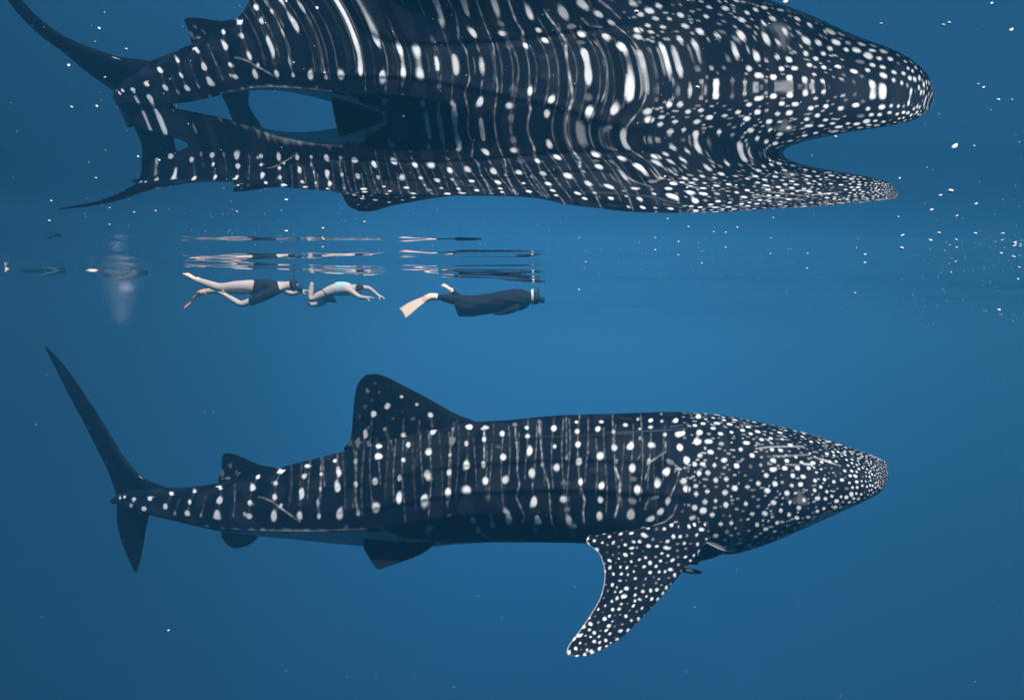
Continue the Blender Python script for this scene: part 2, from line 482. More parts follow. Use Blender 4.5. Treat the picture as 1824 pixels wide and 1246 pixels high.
SPOTS += [(396,843,4,6,.4,0),(407,851,8,3.5,.55,0),(424,841,3,8,.35,.2),(411,829,3,6,.3,.3),(160,760,2.5,2.5,.6,0),(172,793,2.5,2.5,.5,0),(192,820,2.5,2.5,.5,0),(206,948,2.5,3,.3,0),(222,960,2.5,3,.25,0)]  # dim fin blotches imitate mottled light on the second dorsal; the rest tail specks
SPOTS += cv(180, 820, 7.6, [(320,492,15,20),(258,500,13,22),(445,520,20,24),(405,613,24,26),(665,516,27,28),(582,657,30,32),(955,448,32,32),(870,620,28,50),(1000,700,14,25,.5),(1268,413,28,28),(1200,565,27,42),(1168,707,33,40),(1352,725,16,30,.5)])
SPOTS += cv(600, 650, 6.923, [(480,220,18,14,.2),(380,315,25,22,.35),(530,330,22,20,.3),(435,435,20,18,.2),(355,515,20,18,.25),(812,385,26,22),(1000,478,22,20,.9),(633,510,34,34),(460,607,34,42),(280,630,20,25,.15),(708,650,22,18,.25),(960,650,28,18,.3),(825,565,20,15,.15),(1168,612,34,32),(355,820,38,50),(605,782,24,26,.6),(838,847,35,32),(1182,830,34,40),(165,960,30,40,.3),(265,970,30,50,.45),(405,960,30,40,.35),(522,1002,42,28),(882,985,25,36,.9),(1132,1070,36,40),(1428,790,18,30,.5),(1410,920,20,40,.4),(1395,1108,20,24,.8),(1640,765,30,28),(1600,968,34,42),(520,1120,42,36),(815,1163,32,32)])
SPOTS += cv(600, 780, 6.231, [(10,555,35,42),(30,840,42,50),(210,260,15,30,.5),(215,515,22,30,.9),(237,830,28,42,.9),(428,480,38,44),(440,768,48,56),(693,440,28,36),(692,675,26,70,.95),(1000,395,33,40),(968,683,46,56),(1243,378,22,32),(1237,605,30,50),(1442,310,34,40),(1450,573,42,55),(1250,865,30,30,.25),(1012,1030,36,52,.6),(550,1045,70,30,.4,-.4),(95,1020,35,30,.25),(1515,910,28,52,.85,.4),(1572,1020,38,45,.85,.3)])
SPOTS += cv(840, 730, 4.982, [(122,150,17,15,.9),(112,257,17,25,.9),(107,487,19,32),(127,628,25,32),(275,210,22,30),(284,420,27,28),(294,620,32,40),(327,950,30,62),(382,127,15,15,.4),(392,215,12,20,.4),(400,290,12,20,.4),(408,420,14,20,.5),(490,154,20,18),(497,230,24,20),(516,366,24,30),(530,557,29,38),(560,805,30,58,1,.15),(580,948,24,30,.8),(567,1062,30,32,.55),(603,105,15,15,.4),(602,175,12,25,.5),(624,390,14,25,.5),(628,480,15,25,.5),(728,162,24,24),(737,320,23,28),(754,508,32,36),(811,787,34,38),(862,985,30,52,1,.15),(850,880,25,20,.4),(842,425,15,22,.5),(932,105,20,15),(938,190,20,18),(946,307,20,27),(955,455,27,30),(968,633,23,32),(1035,375,14,18,.4),(150,760,25,40,.3),(900,1105,30,25,.35),(820,650,30,25,.2),(235,325,25,15,.2),(185,1015,22,35,.7,.4)])
SPOTS += cv(1040, 720, 4.982, [(152,152,24,16),(122,220,22,20),(148,455,28,34),(155,722,30,38),(148,848,28,30,.9),(135,987,30,52),(263,240,16,16,.7),(273,390,25,24,.9),(287,500,22,25,.6),(367,180,26,20),(412,376,28,27),(428,562,32,35),(482,760,32,34),(420,980,32,45,.8),(435,855,45,22,.4,-.3),(440,660,40,20,.35),(481,133,16,16,.8),(497,215,18,13,.9),(502,295,14,18,.6),(594,140,24,18),(590,200,22,12,.9),(596,358,29,25),(580,505,20,28,.8),(650,710,32,35),(682,948,36,26,.85,.5),(593,1015,36,22,.85,.4),(687,85,15,14,.5),(690,148,15,14,.7),(720,268,18,18,.9),(720,595,24,21),(770,508,28,13,.5,-.4),(750,850,24,38,.95,-.4),(815,143,24,18),(852,264,28,22),(852,380,33,28),(915,495,27,25),(850,570,24,14,.8),(887,675,26,22),(913,750,26,20),(1012,110,24,20),(1028,247,30,22),(1010,335,32,22),(1030,452,26,18),(1055,526,27,20),(1025,612,22,20),(995,722,24,15,.8),(960,1005,32,24),(1058,938,30,24),(820,1082,35,25),(700,1110,30,20),(550,1112,32,18)])
def cl(ox, oy, sc, lst):
    return [([(ox + x / sc, oy + y / sc) for x, y in pts], w / sc, b) for pts, w, b in lst]
LINES = []
LINES += cl(380, 760, 6.231, [([(240,640),(235,870),(220,990)],14,.22),([(870,520),(845,780),(830,900)],12,.12),([(500,775),(560,785),(650,825),(760,905),(890,1000),(960,1045)],10,.5),([(495,552),(435,665),(400,835),(400,990)],10,.14),([(745,492),(695,620),(683,775),(668,985)],10,.18),([(1043,430),(1002,548),(986,748),(958,978)],9,.12),([(1195,420),(1190,690),(1158,835),(1172,985)],10,.3),([(1388,497),(1380,680)],8,.12),([(1585,270),(1585,640),(1575,800),(1605,950)],14,.25),([(90,690),(60,900)],12,.2)])
LINES += cl(180, 820, 7.6, [([(1420,480),(1350,760)],18,.14),([(1060,520),(1000,690)],16,.1),([(960,450),(870,620)],14,.12),([(1268,413),(1200,565),(1168,707)],12,.14)])
LINES += cl(600, 650, 6.923, [([(610,800),(660,900),(690,1050)],16,.2),([(1180,650),(1200,760)],22,.16),([(1160,880),(1140,1000)],22,.2),([(1460,700),(1410,900),(1395,1100),(1380,1240)],12,.28),([(1030,680),(1030,900),(990,1050),(990,1240)],14,.1),([(840,850),(880,985),(815,1160)],10,.15),([(1640,765),(1600,968)],8,.1)])
LINES += cl(600, 780, 6.231, [([(215,150),(215,500),(215,700),(237,830)],12,.25),([(870,240),(850,550)],14,.1),([(1225,700),(1230,770)],18,.2),([(1260,200),(1243,378),(1237,605)],10,.22)])
LINES += cl(840, 730, 4.982, [([(110,170),(112,480)],10,.4),([(127,660),(150,800)],18,.15),([(165,930),(195,1040)],16,.4),([(385,130),(400,300),(408,420),(405,540),(425,660),(395,770),(470,940),(440,1030)],9,.32),([(600,110),(615,300),(628,480),(685,660),(700,900),(715,1010),(760,1090)],9,.34),([(840,60),(845,420)],9,.22),([(1035,60),(1035,390)],12,.18),([(970,690),(1005,800),(990,900),(1000,1010)],12,.45),([(540,640),(545,740)],10,.25),([(195,120),(195,250)],8,.12)])
LINES += cl(1040, 720, 4.982, [([(255,90),(260,380)],10,.25),([(275,550),(320,680),(315,850),(275,1000)],14,.5),([(725,330),(725,420),(645,470),(590,510),(545,660)],11,.36),([(655,820),(580,840),(545,920)],16,.45),([(770,505),(850,570),(820,700),(750,850)],9,.38),([(825,890),(790,980),(720,1040),(610,1075)],8,.4),([(320,120),(420,125)],10,.14),([(300,255),(430,250)],14,.14),([(770,195),(880,180)],12,.2),([(500,350),(520,420),(480,480)],10,.2),([(60,580),(190,580)],18,.14)])
LINES += cl(1340, 760, 6.231, [([(40,240),(210,220),(380,215),(560,215)],8,.5),([(230,322),(420,318),(640,305)],8,.45),([(680,330),(800,370),(940,420)],8,.5),([(370,415),(520,425)],9,.45),([(570,410),(650,415),(690,450)],9,.5),([(260,130),(400,140)],7,.35)])
_l = np.random.default_rng(3)
for x0 in np.arange(520, 1190, 15.5):            # faint wavy bars between the columns of spots
    x0 = x0 + _l.uniform(-4, 4); ph_ = _l.uniform(0, 6.28); y0 = 735 + _l.uniform(0, 60); y1 = _l.uniform(840, 935)
    LINES.append(([(x0 + 3 * math.sin(ph_ + y / 34.0), y) for y in np.arange(y0, y1, 14)], 2.0, _l.uniform(.12, .24)))
# long pale scuff lines along the back
LINES += [([(930,776),(1010,778),(1090,770),(1180,766),(1260,758)], 1.6, .10), ([(850,748),(890,747)], 1.5, .3)]

def spot_value(px, py, jit=None):
    """brightness 0..1 for flat arrays of photograph coordinates"""
    out = np.zeros(len(px))
    order = np.argsort(px); sp = px[order]
    for x, y, rx, ry, b, rot in SPOTS:
        rr = max(rx, ry) * 1.5 + 2
        i0, i1 = np.searchsorted(sp, [x - rr, x + rr])
        idx = order[i0:i1]
        dx = px[idx] - x; dy = py[idx] - y
        c, s = math.cos(rot), math.sin(rot)
        e = np.hypot((dx * c - dy * s) / rx, (dx * s + dy * c) / ry)
        b = b * (0.84 + 0.16 * math.sin(x * 12.9898 + y * 78.233) ** 2)
        if jit is not None: e = e * (1 + 0.22 * jit[idx])
        val = b * (1 - sstep(0.62, 1.28, e))
        out[idx] = np.maximum(out[idx], val)
    for pts, w, b in LINES:
        xs_ = [p[0] for p in pts]
        i0, i1 = np.searchsorted(sp, [min(xs_) - 4, max(xs_) + 4])
        idx = order[i0:i1]
        best = np.full(len(idx), 1e9)
        for (x0, y0), (x1, y1) in zip(pts[:-1], pts[1:]):
            vx, vy = x1 - x0, y1 - y0
            t = np.clip(((px[idx] - x0) * vx + (py[idx] - y0) * vy) / max(vx * vx + vy * vy, 1e-6), 0, 1)
            best = np.minimum(best, np.hypot(px[idx] - x0 - t * vx, py[idx] - y0 - t * vy))
        mod = 0.75 + 0.5 * np.sin(py[idx] * 0.33 + xs_[0]) * np.sin(py[idx] * 0.141 + 2.0 * xs_[0])
        ww = max(w * 0.8, 1.6)
        val = min(1.0, 1.35 * b) * np.clip(mod, .45, 1.2) * (1 - sstep(0.3 * ww, 1.5 * ww, best))
        out[idx] = np.maximum(out[idx], val)
    return out

half = NT // 2 + 1
bpx = CX + F * body[..., 0] / body[..., 1]
bpy_ = CY - F * body[..., 2] / body[..., 1]
face = -(nrm * body / np.linalg.norm(body, axis=-1, keepdims=True)).sum(-1)
pig = np.zeros((NS, NT))
wob = gsmooth(gsmooth(rng.normal(size=(NS, half)), 3, 0), 3, 1); wob /= wob.std()
v = spot_value(bpx[:, :half].ravel(), bpy_[:, :half].ravel(), wob.ravel()).reshape(NS, half)
facing = sstep(-0.10, 0.02, face[:, :half])
pig[:, :half] = v * facing
# belly
BLX = [205, 250, 300, 400, 600, 650, 690, 720, 765, 900, 1050, 1150, 1250, 1300, 1350, 1400, 1450, 1500, 1570]
BLY = [930, 930, 938, 944, 944, 943, 947, 958, 966, 968, 972, 984, 996, 994, 978, 952, 924, 904, 882]
cm = np.maximum.accumulate(bpy_[:, :half], axis=1)
yb = np.interp(bpx[:, :half], BLX, BLY)
belly = np.maximum(sstep(-4, 7, cm - yb + 2 * wob), sstep(0.80, 0.86, (th[:half] / math.pi)[None, :] * np.ones((NS, 1))))
# head freckles: dart throwing over the skin
hv = body[:, :half]
cand = np.argwhere((bpx[:, :half] > 1236) & (bpy_[:, :half] - yb < 3) & (belly < .6))
cand = cand[rng.permutation(len(cand))[:120000]]
acc = np.zeros((0, 3)); racc = np.zeros(0)
tl_ = []; th_ = []; gx_keep = []
man = [(x, y, rx) for x, y, rx, ry, b, r_ in SPOTS if x > 1190]
def spacing(x): return np.interp(x, [1230, 1300, 1400, 1450, 1500, 1535, 1560, 1585], [.072, .068, .060, .050, .038, .029, .022, .016])
pts_acc = []
for (i, j) in cand:
    x, y = bpx[i, j], bpy_[i, j]
    s = spacing(x) * (0.82 + 0.36 * ((i * 7919 + j * 104729) % 1000) / 1000)
    if x < 1275 and any((x - a) ** 2 + (y - b) ** 2 < (c + 9) ** 2 for a, b, c in man): continue
    p = hv[i, j]
    if len(pts_acc):
        arr = acc[:len(pts_acc)]
        if (((arr - p) ** 2).sum(1) < (0.5 * (s + racc[:len(pts_acc)])) ** 2).any(): continue
    pts_acc.append((x, s))
    if len(acc) < len(pts_acc):
        acc = np.vstack([acc, np.zeros((400, 3))]); racc = np.concatenate([racc, np.zeros(400)])
    acc[len(pts_acc) - 1] = p; racc[len(pts_acc) - 1] = s
    if len(pts_acc) > 3600: break
nsp = len(pts_acc)
i0h = int(np.argmax(bpx[:, half // 2] > 1190))
hp = hv[i0h:].reshape(-1, 3)
fre = np.zeros(len(hp))
wo = wob[i0h:].ravel()
hx = hp[:, 0]; oh = np.argsort(hx); shx = hx[oh]
for k in range(nsp):
    s = racc[k]; u1 = rng.random()
    small = u1 < 0.26
    r0 = s * (rng.uniform(.12, .18) if small else rng.uniform(.18, .27))
    r0 *= float(np.interp(pts_acc[k][0], [1440, 1540], [1.0, 1.3]))
    b = rng.uniform(.3, .7) if small else rng.uniform(.85, 1.0)
    st = rng.uniform(0.75, 1.0)
    a_, b_ = np.searchsorted(shx, [acc[k, 0] - 2 * r0, acc[k, 0] + 2 * r0])
    idx = oh[a_:b_]
    d = hp[idx] - acc[k]
    e = np.sqrt((d[:, 0] * st) ** 2 + d[:, 1] ** 2 + (d[:, 2] / (0.5 + 0.5 * st)) ** 2) / r0
    e = e * (1 + .15 * wo[idx])
    fre[idx] = np.maximum(fre[idx], b * (1 - sstep(.7, 1.3, e)))
# finer dots and short dashes between the larger freckles
cx3 = np.argwhere((bpx[:, :half] > 1215) & (bpx[:, :half] < 1500) & (belly < .5) & (facing > .3))
cx3 = cx3[rng.permutation(len(cx3))[:900]]
for (i, j) in cx3:
    p_ = hv[i, j]; sp_ = float(spacing(bpx[i, j]))
    if nsp and ((acc[:nsp] - p_) ** 2).sum(1).min() < (.52 * sp_) ** 2: continue
    r0 = sp_ * rng.uniform(.07, .13); st = rng.uniform(.45, 1.0); bb = rng.uniform(.35, .75)
    a_, b_ = np.searchsorted(shx, [p_[0] - 3 * r0, p_[0] + 3 * r0]); idx = oh[a_:b_]
    d = hp[idx] - p_
    e = np.sqrt((d[:, 0] * st) ** 2 + d[:, 1] ** 2 + d[:, 2] ** 2) / r0
    fre[idx] = np.maximum(fre[idx], bb * (1 - sstep(.6, 1.5, e)))
pig[i0h:, :half] = np.maximum(pig[i0h:, :half], fre.reshape(-1, half))
# pale blotch round the eye
d = np.hypot((bpx[:, :half] - 1424) / 15, (bpy_[:, :half] - 889) / 12)
pig[:, :half] = np.maximum(pig[:, :half], 0.30 * (1 - sstep(.2, 1.2, d + .6 * wob)))
pig[:, :half] = np.maximum(pig[:, :half], 0.05 * np.clip(gsmooth(gsmooth(rng.normal(size=(NS, half)), 6, 0), 9, 1) * 40, 0, 1))
pig[:, :half] = pig[:, :half] * (1 - gm[:, :half])
pig[:, :half] = pig[:, :half] ** 1.6 * (1 - belly) + 0.6 * belly
pig[:, half:] = pig[:, 1:NT - half + 1][:, ::-1]

V = [body.reshape(-1, 3)]
bf = grid_faces(NS, NT, True)
FACES = [bf if flip < 0 else bf[:, ::-1]]
PIG = [pig.ravel()]
nv_tot = NS * NT

def spline(P, n):
    P = np.asarray(P, float)
    t = np.concatenate([[0], np.cumsum(np.linalg.norm(np.diff(P, axis=0), axis=1))])
    t /= t[-1]
    s = np.linspace(0, 1, n)
    out = np.stack([pchip(t, P[:, k], s) for k in range(P.shape[1])], -1)
    return gsmooth(out, n / 60.0)

def fin(le, te, thick, nspan=90, nch=70, paint="px", edge_pale=0.0, spots=None, tone=0.0):
    """A fin between leading and trailing edge point rows (photo x, y, depth), lens-shaped in section."""
    global nv_tot
    L = spline([pt(*p) for p in le], nspan); T = spline([pt(*p) for p in te], nspan)
    c = 0.5 * (1 - np.cos(np.linspace(0, math.pi, nch)))
    mid = L[:, None, :] * (1 - c)[None, :, None] + T[:, None, :] * c[None, :, None]
    n = np.cross(np.gradient(mid, axis=1), np.gradient(mid, axis=0))
    n /= np.maximum(np.linalg.norm(n, axis=-1, keepdims=True), 1e-9)
    for ax in (0, 1): n = gsmooth(n, 3, ax)
    n /= np.maximum(np.linalg.norm(n, axis=-1, keepdims=True), 1e-9)
    if (n[..., 1]).mean() > 0: n = -n                      # towards the camera
    span = np.linspace(0, 1, nspan)
    prof = (2.6 * np.sqrt(np.clip(c, 0, 1)) * (1 - c) * (1 - .25 * c))[None, :] * (1 - span ** 2.5)[:, None]
    tt = (thick * (1 - .65 * span))[:, None] * prof
    a = mid + n * (tt * .5)[..., None]; b = mid - n * (tt * .5)[..., None]
    vs = np.concatenate([a.reshape(-1, 3), b.reshape(-1, 3)])
    f = grid_faces(nspan, nch)
    N = nspan * nch
    e1 = a[1, 1] - a[0, 0]
    tri = a[[nspan // 2, nspan // 2, nspan // 2 + 1], [nch // 2, nch // 2 + 1, nch // 2 + 1]]
    gn = np.cross(tri[1] - tri[0], tri[2] - tri[1])
    if gn @ n[nspan // 2, nch // 2] < 0: fa, fb = f[:, ::-1], f + N
    else: fa, fb = f, (f + N)[:, ::-1]
    # close the tip
    px = CX + F * mid[..., 0] / mid[..., 1]; py = CY - F * mid[..., 2] / mid[..., 1]
    w = gsmooth(gsmooth(rng.normal(size=px.shape), 2, 0), 2, 1); w /= w.std()
    if paint == "px":
        p = spot_value(px.ravel(), py.ravel(), w.ravel()).reshape(px.shape)
    else:
        p = np.zeros(px.shape)
    if spots:
        sp, rmin, rmax = spots
        ii = rng.integers(3, nspan - 2, 9000); jj = rng.integers(1, nch - 1, 9000)
        got = []
        flat = mid.reshape(-1, 3)
        for i, j in zip(ii, jj):
            q_ = mid[i, j]; s = sp * rng.uniform(.75, 1.2) * (1 - .25 * span[i])
            if any(((q_ - g[0]) ** 2).sum() < (.5 * (s + g[1])) ** 2 for g in got): continue
            got.append((q_, s))
            small = rng.random() < .3
            r0 = s * rng.uniform(.14, .2) if small else s * rng.uniform(rmin, rmax)
            d = flat - q_
            ang = rng.uniform(-.5, 1.2); ca, sa = math.cos(ang), math.sin(ang); st = rng.uniform(.7, 1.2)
            e = np.sqrt(((d[:, 0] * ca + d[:, 2] * sa) * st) ** 2 + ((-d[:, 0] * sa + d[:, 2] * ca) / st) ** 2 + d[:, 1] ** 2) / r0
            val = (rng.uniform(.3, .6) if small else rng.uniform(.85, 1)) * (1 - sstep(.7, 1.3, e * (1 + .15 * w.ravel())))
            p = np.maximum(p, val.reshape(p.shape))
    if edge_pale:
        te_d = (1 - c)[None, :] * np.linalg.norm(T - L, axis=1)[:, None]
        p = np.maximum(p, edge_pale * (1 - sstep(.002, .011, te_d)) * sstep(.05, .25, span)[:, None])
        p = np.maximum(p, .35 * edge_pale * sstep(.95, 1.0, span)[:, None])
    p = np.maximum(p, .04 * np.clip(w, 0, 1))
    p = np.maximum(p ** 1.6, tone)
    V.append(vs); FACES.append(np.concatenate([fa, fb]) + nv_tot); PIG.append(np.concatenate([p.ravel(), p.ravel()]))
    nv_tot += 2 * N

YD = lambda x: float(spineY(x))
def mid_fin(le, te, thick, **k):
    fin([(x, y, YD(x)) for x, y in le], [(x, y, YD(x)) for x, y in te], thick, **k)
# first dorsal
mid_fin([(862,800),(860,772),(850,753),(815,738),(782,720),(750,702),(724,689),(703,678),(687,670),(668,665)],
        [(650,835),(630,812),(612,799),(624,783),(627,762),(629,735),(631,712),(635,690),(643,675),(654,666)], .11, nspan=130, nch=130)
# second dorsal
mid_fin([(500,850),(490,832),(470,829),(450,822),(430,813),(412,807),(404,806)],
        [(405,875),(392,862),(389,854),(394,838),(395,822),(396,812),(399,807)], .05)
# anal fin, pelvic fin
mid_fin([(468,930),(462,952),(450,966),(432,974),(420,976)], [(395,935),(394,954),(400,964),(408,972),(416,976)], .04, paint="none", tone=.16)
fin([(790,940,4.98),(770,972,4.95),(742,990,4.92),(712,1001,4.9),(690,1009,4.88),(678,1013,4.87)],
    [(648,940,5.05),(648,974,5.0),(655,988,4.96),(662,1000,4.92),(668,1009,4.89),(674,1014,4.87)], .06, paint="none")
fin([(800,940,5.25),(780,965,5.28),(760,978,5.3),(740,984,5.33)], [(668,940,5.3),(672,965,5.33),(690,978,5.36),(725,985,5.38)], .05, paint="none")
# near pectoral
fin([(1240,885,4.58),(1266,945,4.33),(1246,982,4.30),(1215,1018,4.25),(1180,1060,4.18),(1140,1103,4.12),(1100,1140,4.06),(1070,1157,4.03),(1040,1168,4.0),(1022,1169,3.99)],
    [(1095,925,4.66),(1044,964,4.46),(1068,986,4.40),(1077,1018,4.33),(1072,1055,4.25),(1053,1092,4.17),(1030,1125,4.10),(1012,1150,4.04),(1008,1162,4.0),(1014,1168,3.99)], .13,
    nspan=190, nch=150, paint="none", edge_pale=.6, spots=(.044, .21, .32))
# far pectoral, held out level behind the body
fin([(1262,925,5.05),(1255,950,5.3),(1225,960,5.6),(1180,965,5.9),(1140,965,6.1)],
    [(1085,925,5.05),(1075,945,5.35),(1090,955,5.6),(1105,962,5.9),(1125,965,6.1)], .11, paint="none", spots=(.058, .25, .36))
# tail fin lobes
fin([(330,885,5.86),(296,868,5.96),(255,853,6.1),(224,820,6.2),(196,775,6.35),(166,725,6.5),(136,680,6.75),(106,640,7.05),(80,614,7.3)],
    [(225,915,6.3),(213,900,6.36),(205,875,6.45),(192,838,6.55),(172,798,6.65),(148,750,6.8),(121,700,7.0),(97,652,7.2),(79,616,7.32)], .09, nspan=110, nch=60)
fin([(300,900,5.95),(268,912,6.05),(260,940,6.1),(256,965,6.15),(251,992,6.2),(244,1018,6.25)],
    [(215,880,6.45),(208,900,6.45),(208,925,6.42),(214,955,6.4),(226,988,6.35),(240,1019,6.27)], .07, nspan=80, nch=50)

me = mesh_np("whale_shark", np.concatenate(V), np.concatenate(FACES))
at = me.attributes.new("pigment", 'FLOAT', 'POINT')
at.data.foreach_set("value", np.concatenate(PIG).astype(np.float32))
shark = link("whale_shark", me, M_SHARK)
tag(shark, "huge dark whale shark covered in white spots, gliding below the surface", "whale shark")

# eye (both sides)
def skin_point(x, y):
    d = (bpx[:, :half] - x) ** 2 + (bpy_[:, :half] - y) ** 2 + 1e4 * (face[:, :half] < 0.02)
    k = np.unravel_index(np.argmin(d), d.shape)
    return k, body[k], nrm[k]
def ball(name, c, n, r, mat, parent, flat=.6):
    bm = bmesh.new()
    bmesh.ops.create_uvsphere(bm, u_segments=16, v_segments=10, radius=r)
    q_ = Vector(n).to_track_quat('Z', 'Y').to_matrix().to_4x4()
    bmesh.ops.transform(bm, matrix=Matrix.Translation(Vector(c)) @ q_ @ Matrix.Diagonal((1, 1, flat, 1)), verts=bm.verts)
    for f in bm.faces: f.smooth = True
    me = bpy.data.meshes.new(name); bm.to_mesh(me); bm.free()
    return link(name, me, mat, parent)
(ki, kj), pe, ne = skin_point(1414, 898)
ball("eye", pe, ne, .021, M_EYE, shark)
kj2 = NT - kj
ball("eye", body[ki, kj2], nrm[ki, kj2], .021, M_EYE, shark)

# ------------------------------------------------------------------ remoras under the belly
def remora(p_head, p_tail, rad, label, pale):
    A_, B_ = pt(*p_head), pt(*p_tail)
    L = np.linalg.norm(B_ - A_); t = (B_ - A_) / L
    upv = np.array([0, 0, 1.0]); side = np.cross(t, upv); side /= np.linalg.norm(side); upv = np.cross(side, t)
    root = bpy.data.objects.new("remora", None); root.location = tuple(A_); col.objects.link(root)
    n, m = 24, 14
    s = np.linspace(0, 1, n); r = rad * (np.sin(np.pi * np.clip(s, 0, 1) ** .62) ** .8 + .06)
    r[0] = rad * .2
    an = np.arange(m) / m * 2 * math.pi
    v = (t * (s * L)[:, None])[:, None, :] + r[:, None, None] * (np.cos(an)[None, :, None] * upv * .9 + np.sin(an)[None, :, None] * side)
    link("body", mesh_np("body", v.reshape(-1, 3), grid_faces(n, m, True)), M_REM, root)
    def blade(name, pts):
        P = np.array([t * a * L + upv * b * L for a, b in pts]); k = len(P)
        w = side * .004
        vs = np.concatenate([P + w, P - w])
        bmf = bmesh.new(); vv = [bmf.verts.new(p) for p in vs]
        bmf.faces.new(vv[:k]); bmf.faces.new(vv[k:][::-1])
        for i in range(k): bmf.faces.new((vv[i], vv[(i + 1) % k], vv[k + (i + 1) % k], vv[k + i]))
        bmesh.ops.recalc_face_normals(bmf, faces=bmf.faces)
        m_ = bpy.data.meshes.new(name); bmf.to_mesh(m_); bmf.free()
        link(name, m_, M_REM, root)
    blade("tail_fin", [(.93, .0), (1.0, .05), (1.12, .10), (1.08, .0), (1.12, -.10), (1.0, -.05)])
    blade("dorsal_fin", [(.55, .05), (.62, .13), (.75, .09), (.88, .03)])
    blade("anal_fin", [(.55, -.05), (.62, -.13), (.75, -.09), (.88, -.03)])
    if pale:
        ps = np.linspace(.05, .95, 16)
        rr = np.interp(ps, s, r) * .98
        v = []
        for a in (-.25, .25):
            v.append(t * (ps * L)[:, None] + rr[:, None] * (math.sin(a) * upv * .9 - math.cos(a) * -side * (-1 if side[1] > 0 else 1)) * 1.04)
        v = np.stack(v, 1)
        link("stripe", mesh_np("stripe", v.reshape(-1, 3), grid_faces(16, 2)), M_REMP, root)
    tag(root, label, "fish", "remoras under the whale shark")
remora((1296, 981, 4.36), (1238, 955, 4.42), .020, "pale striped remora tucked in front of the pectoral fin root", True)
remora((1285, 983, 4.50), (1212, 1003, 4.50), .022, "dark remora under the throat just above the lowest remora", False)
remora((1250, 1019, 4.52), (1182, 1010, 4.52), .018, "lowest small dark remora, poking out behind the pectoral fin edge", False)

# ------------------------------------------------------------------ snorkellers
def skin_mesh(name, joints, bones, mat, parent, root="pelvis", Y0=9.4, sub=2):
    """joints: name -> (photo x, y, depth offset, radius)"""
    names = list(joints)
    me = bpy.data.meshes.new(name)
    me.from_pydata([tuple(pt(joints[n][0], joints[n][1], Y0 + joints[n][2]) - ORG) for n in names],
                   [(names.index(a), names.index(b)) for a, b in bones], [])
    o = bpy.data.objects.new(name, me); col.objects.link(o); o.parent = parent
    me.materials.append(mat)
    sm = o.modifiers.new("skin", 'SKIN'); sm.use_smooth_shade = True; sm.branch_smoothing = 0.4
    if not me.skin_vertices: me.attributes
    for i, n in enumerate(names):
        sv = me.skin_vertices[0].data[i]
        r = joints[n][3]; sv.radius = r if isinstance(r, tuple) else (r, r); sv.use_root = (n == root)
    ss = o.modifiers.new("smooth", 'SUBSURF'); ss.levels = sub; ss.render_levels = sub
    # bake, so that the object is a plain mesh
    dg = bpy.context.evaluated_depsgraph_get()
    m2 = bpy.data.meshes.new_from_object(o.evaluated_get(dg))
    o.modifiers.clear(); o.data = m2; m2.name = name
    for p in m2.polygons: p.use_smooth = True
    return o

def hand(J, B, wrist, key, dx, dy, Y=0.0):
    """five short finger chains on from the wrist, in photo pixels along (dx, dy)"""
    wx_, wy_, wY, _ = J[wrist]
    l = math.hypot(dx, dy); ux, uy = dx / l, dy / l
    J[key + "palm"] = (wx_ + ux * 6, wy_ + uy * 6, wY, .030); B.append((wrist, key + "palm"))
    for k, (sd_, ln) in enumerate(((-.045, 8), (-.015, 10), (.015, 9.5), (.045, 8))):
        J[f"{key}f{k}"] = (wx_ + ux * 12, wy_ + uy * 12, wY + sd_ * .8, .011)
        J[f"{key}g{k}"] = (wx_ + ux * (6 + ln), wy_ + uy * (6 + ln) + 1.2, wY + sd_, .009)
        B += [(key + "palm", f"{key}f{k}"), (f"{key}f{k}", f"{key}g{k}")]
    J[key + "t0"] = (wx_ + ux * 6 - uy * 4.5, wy_ + uy * 6 + ux * 4.5, wY - .03, .011)
    J[key + "t1"] = (wx_ + ux * 9.5 - uy * 6, wy_ + uy * 9.5 + ux * 6, wY - .03, .009)
    B += [(key + "palm", key + "t0"), (key + "t0", key + "t1")]

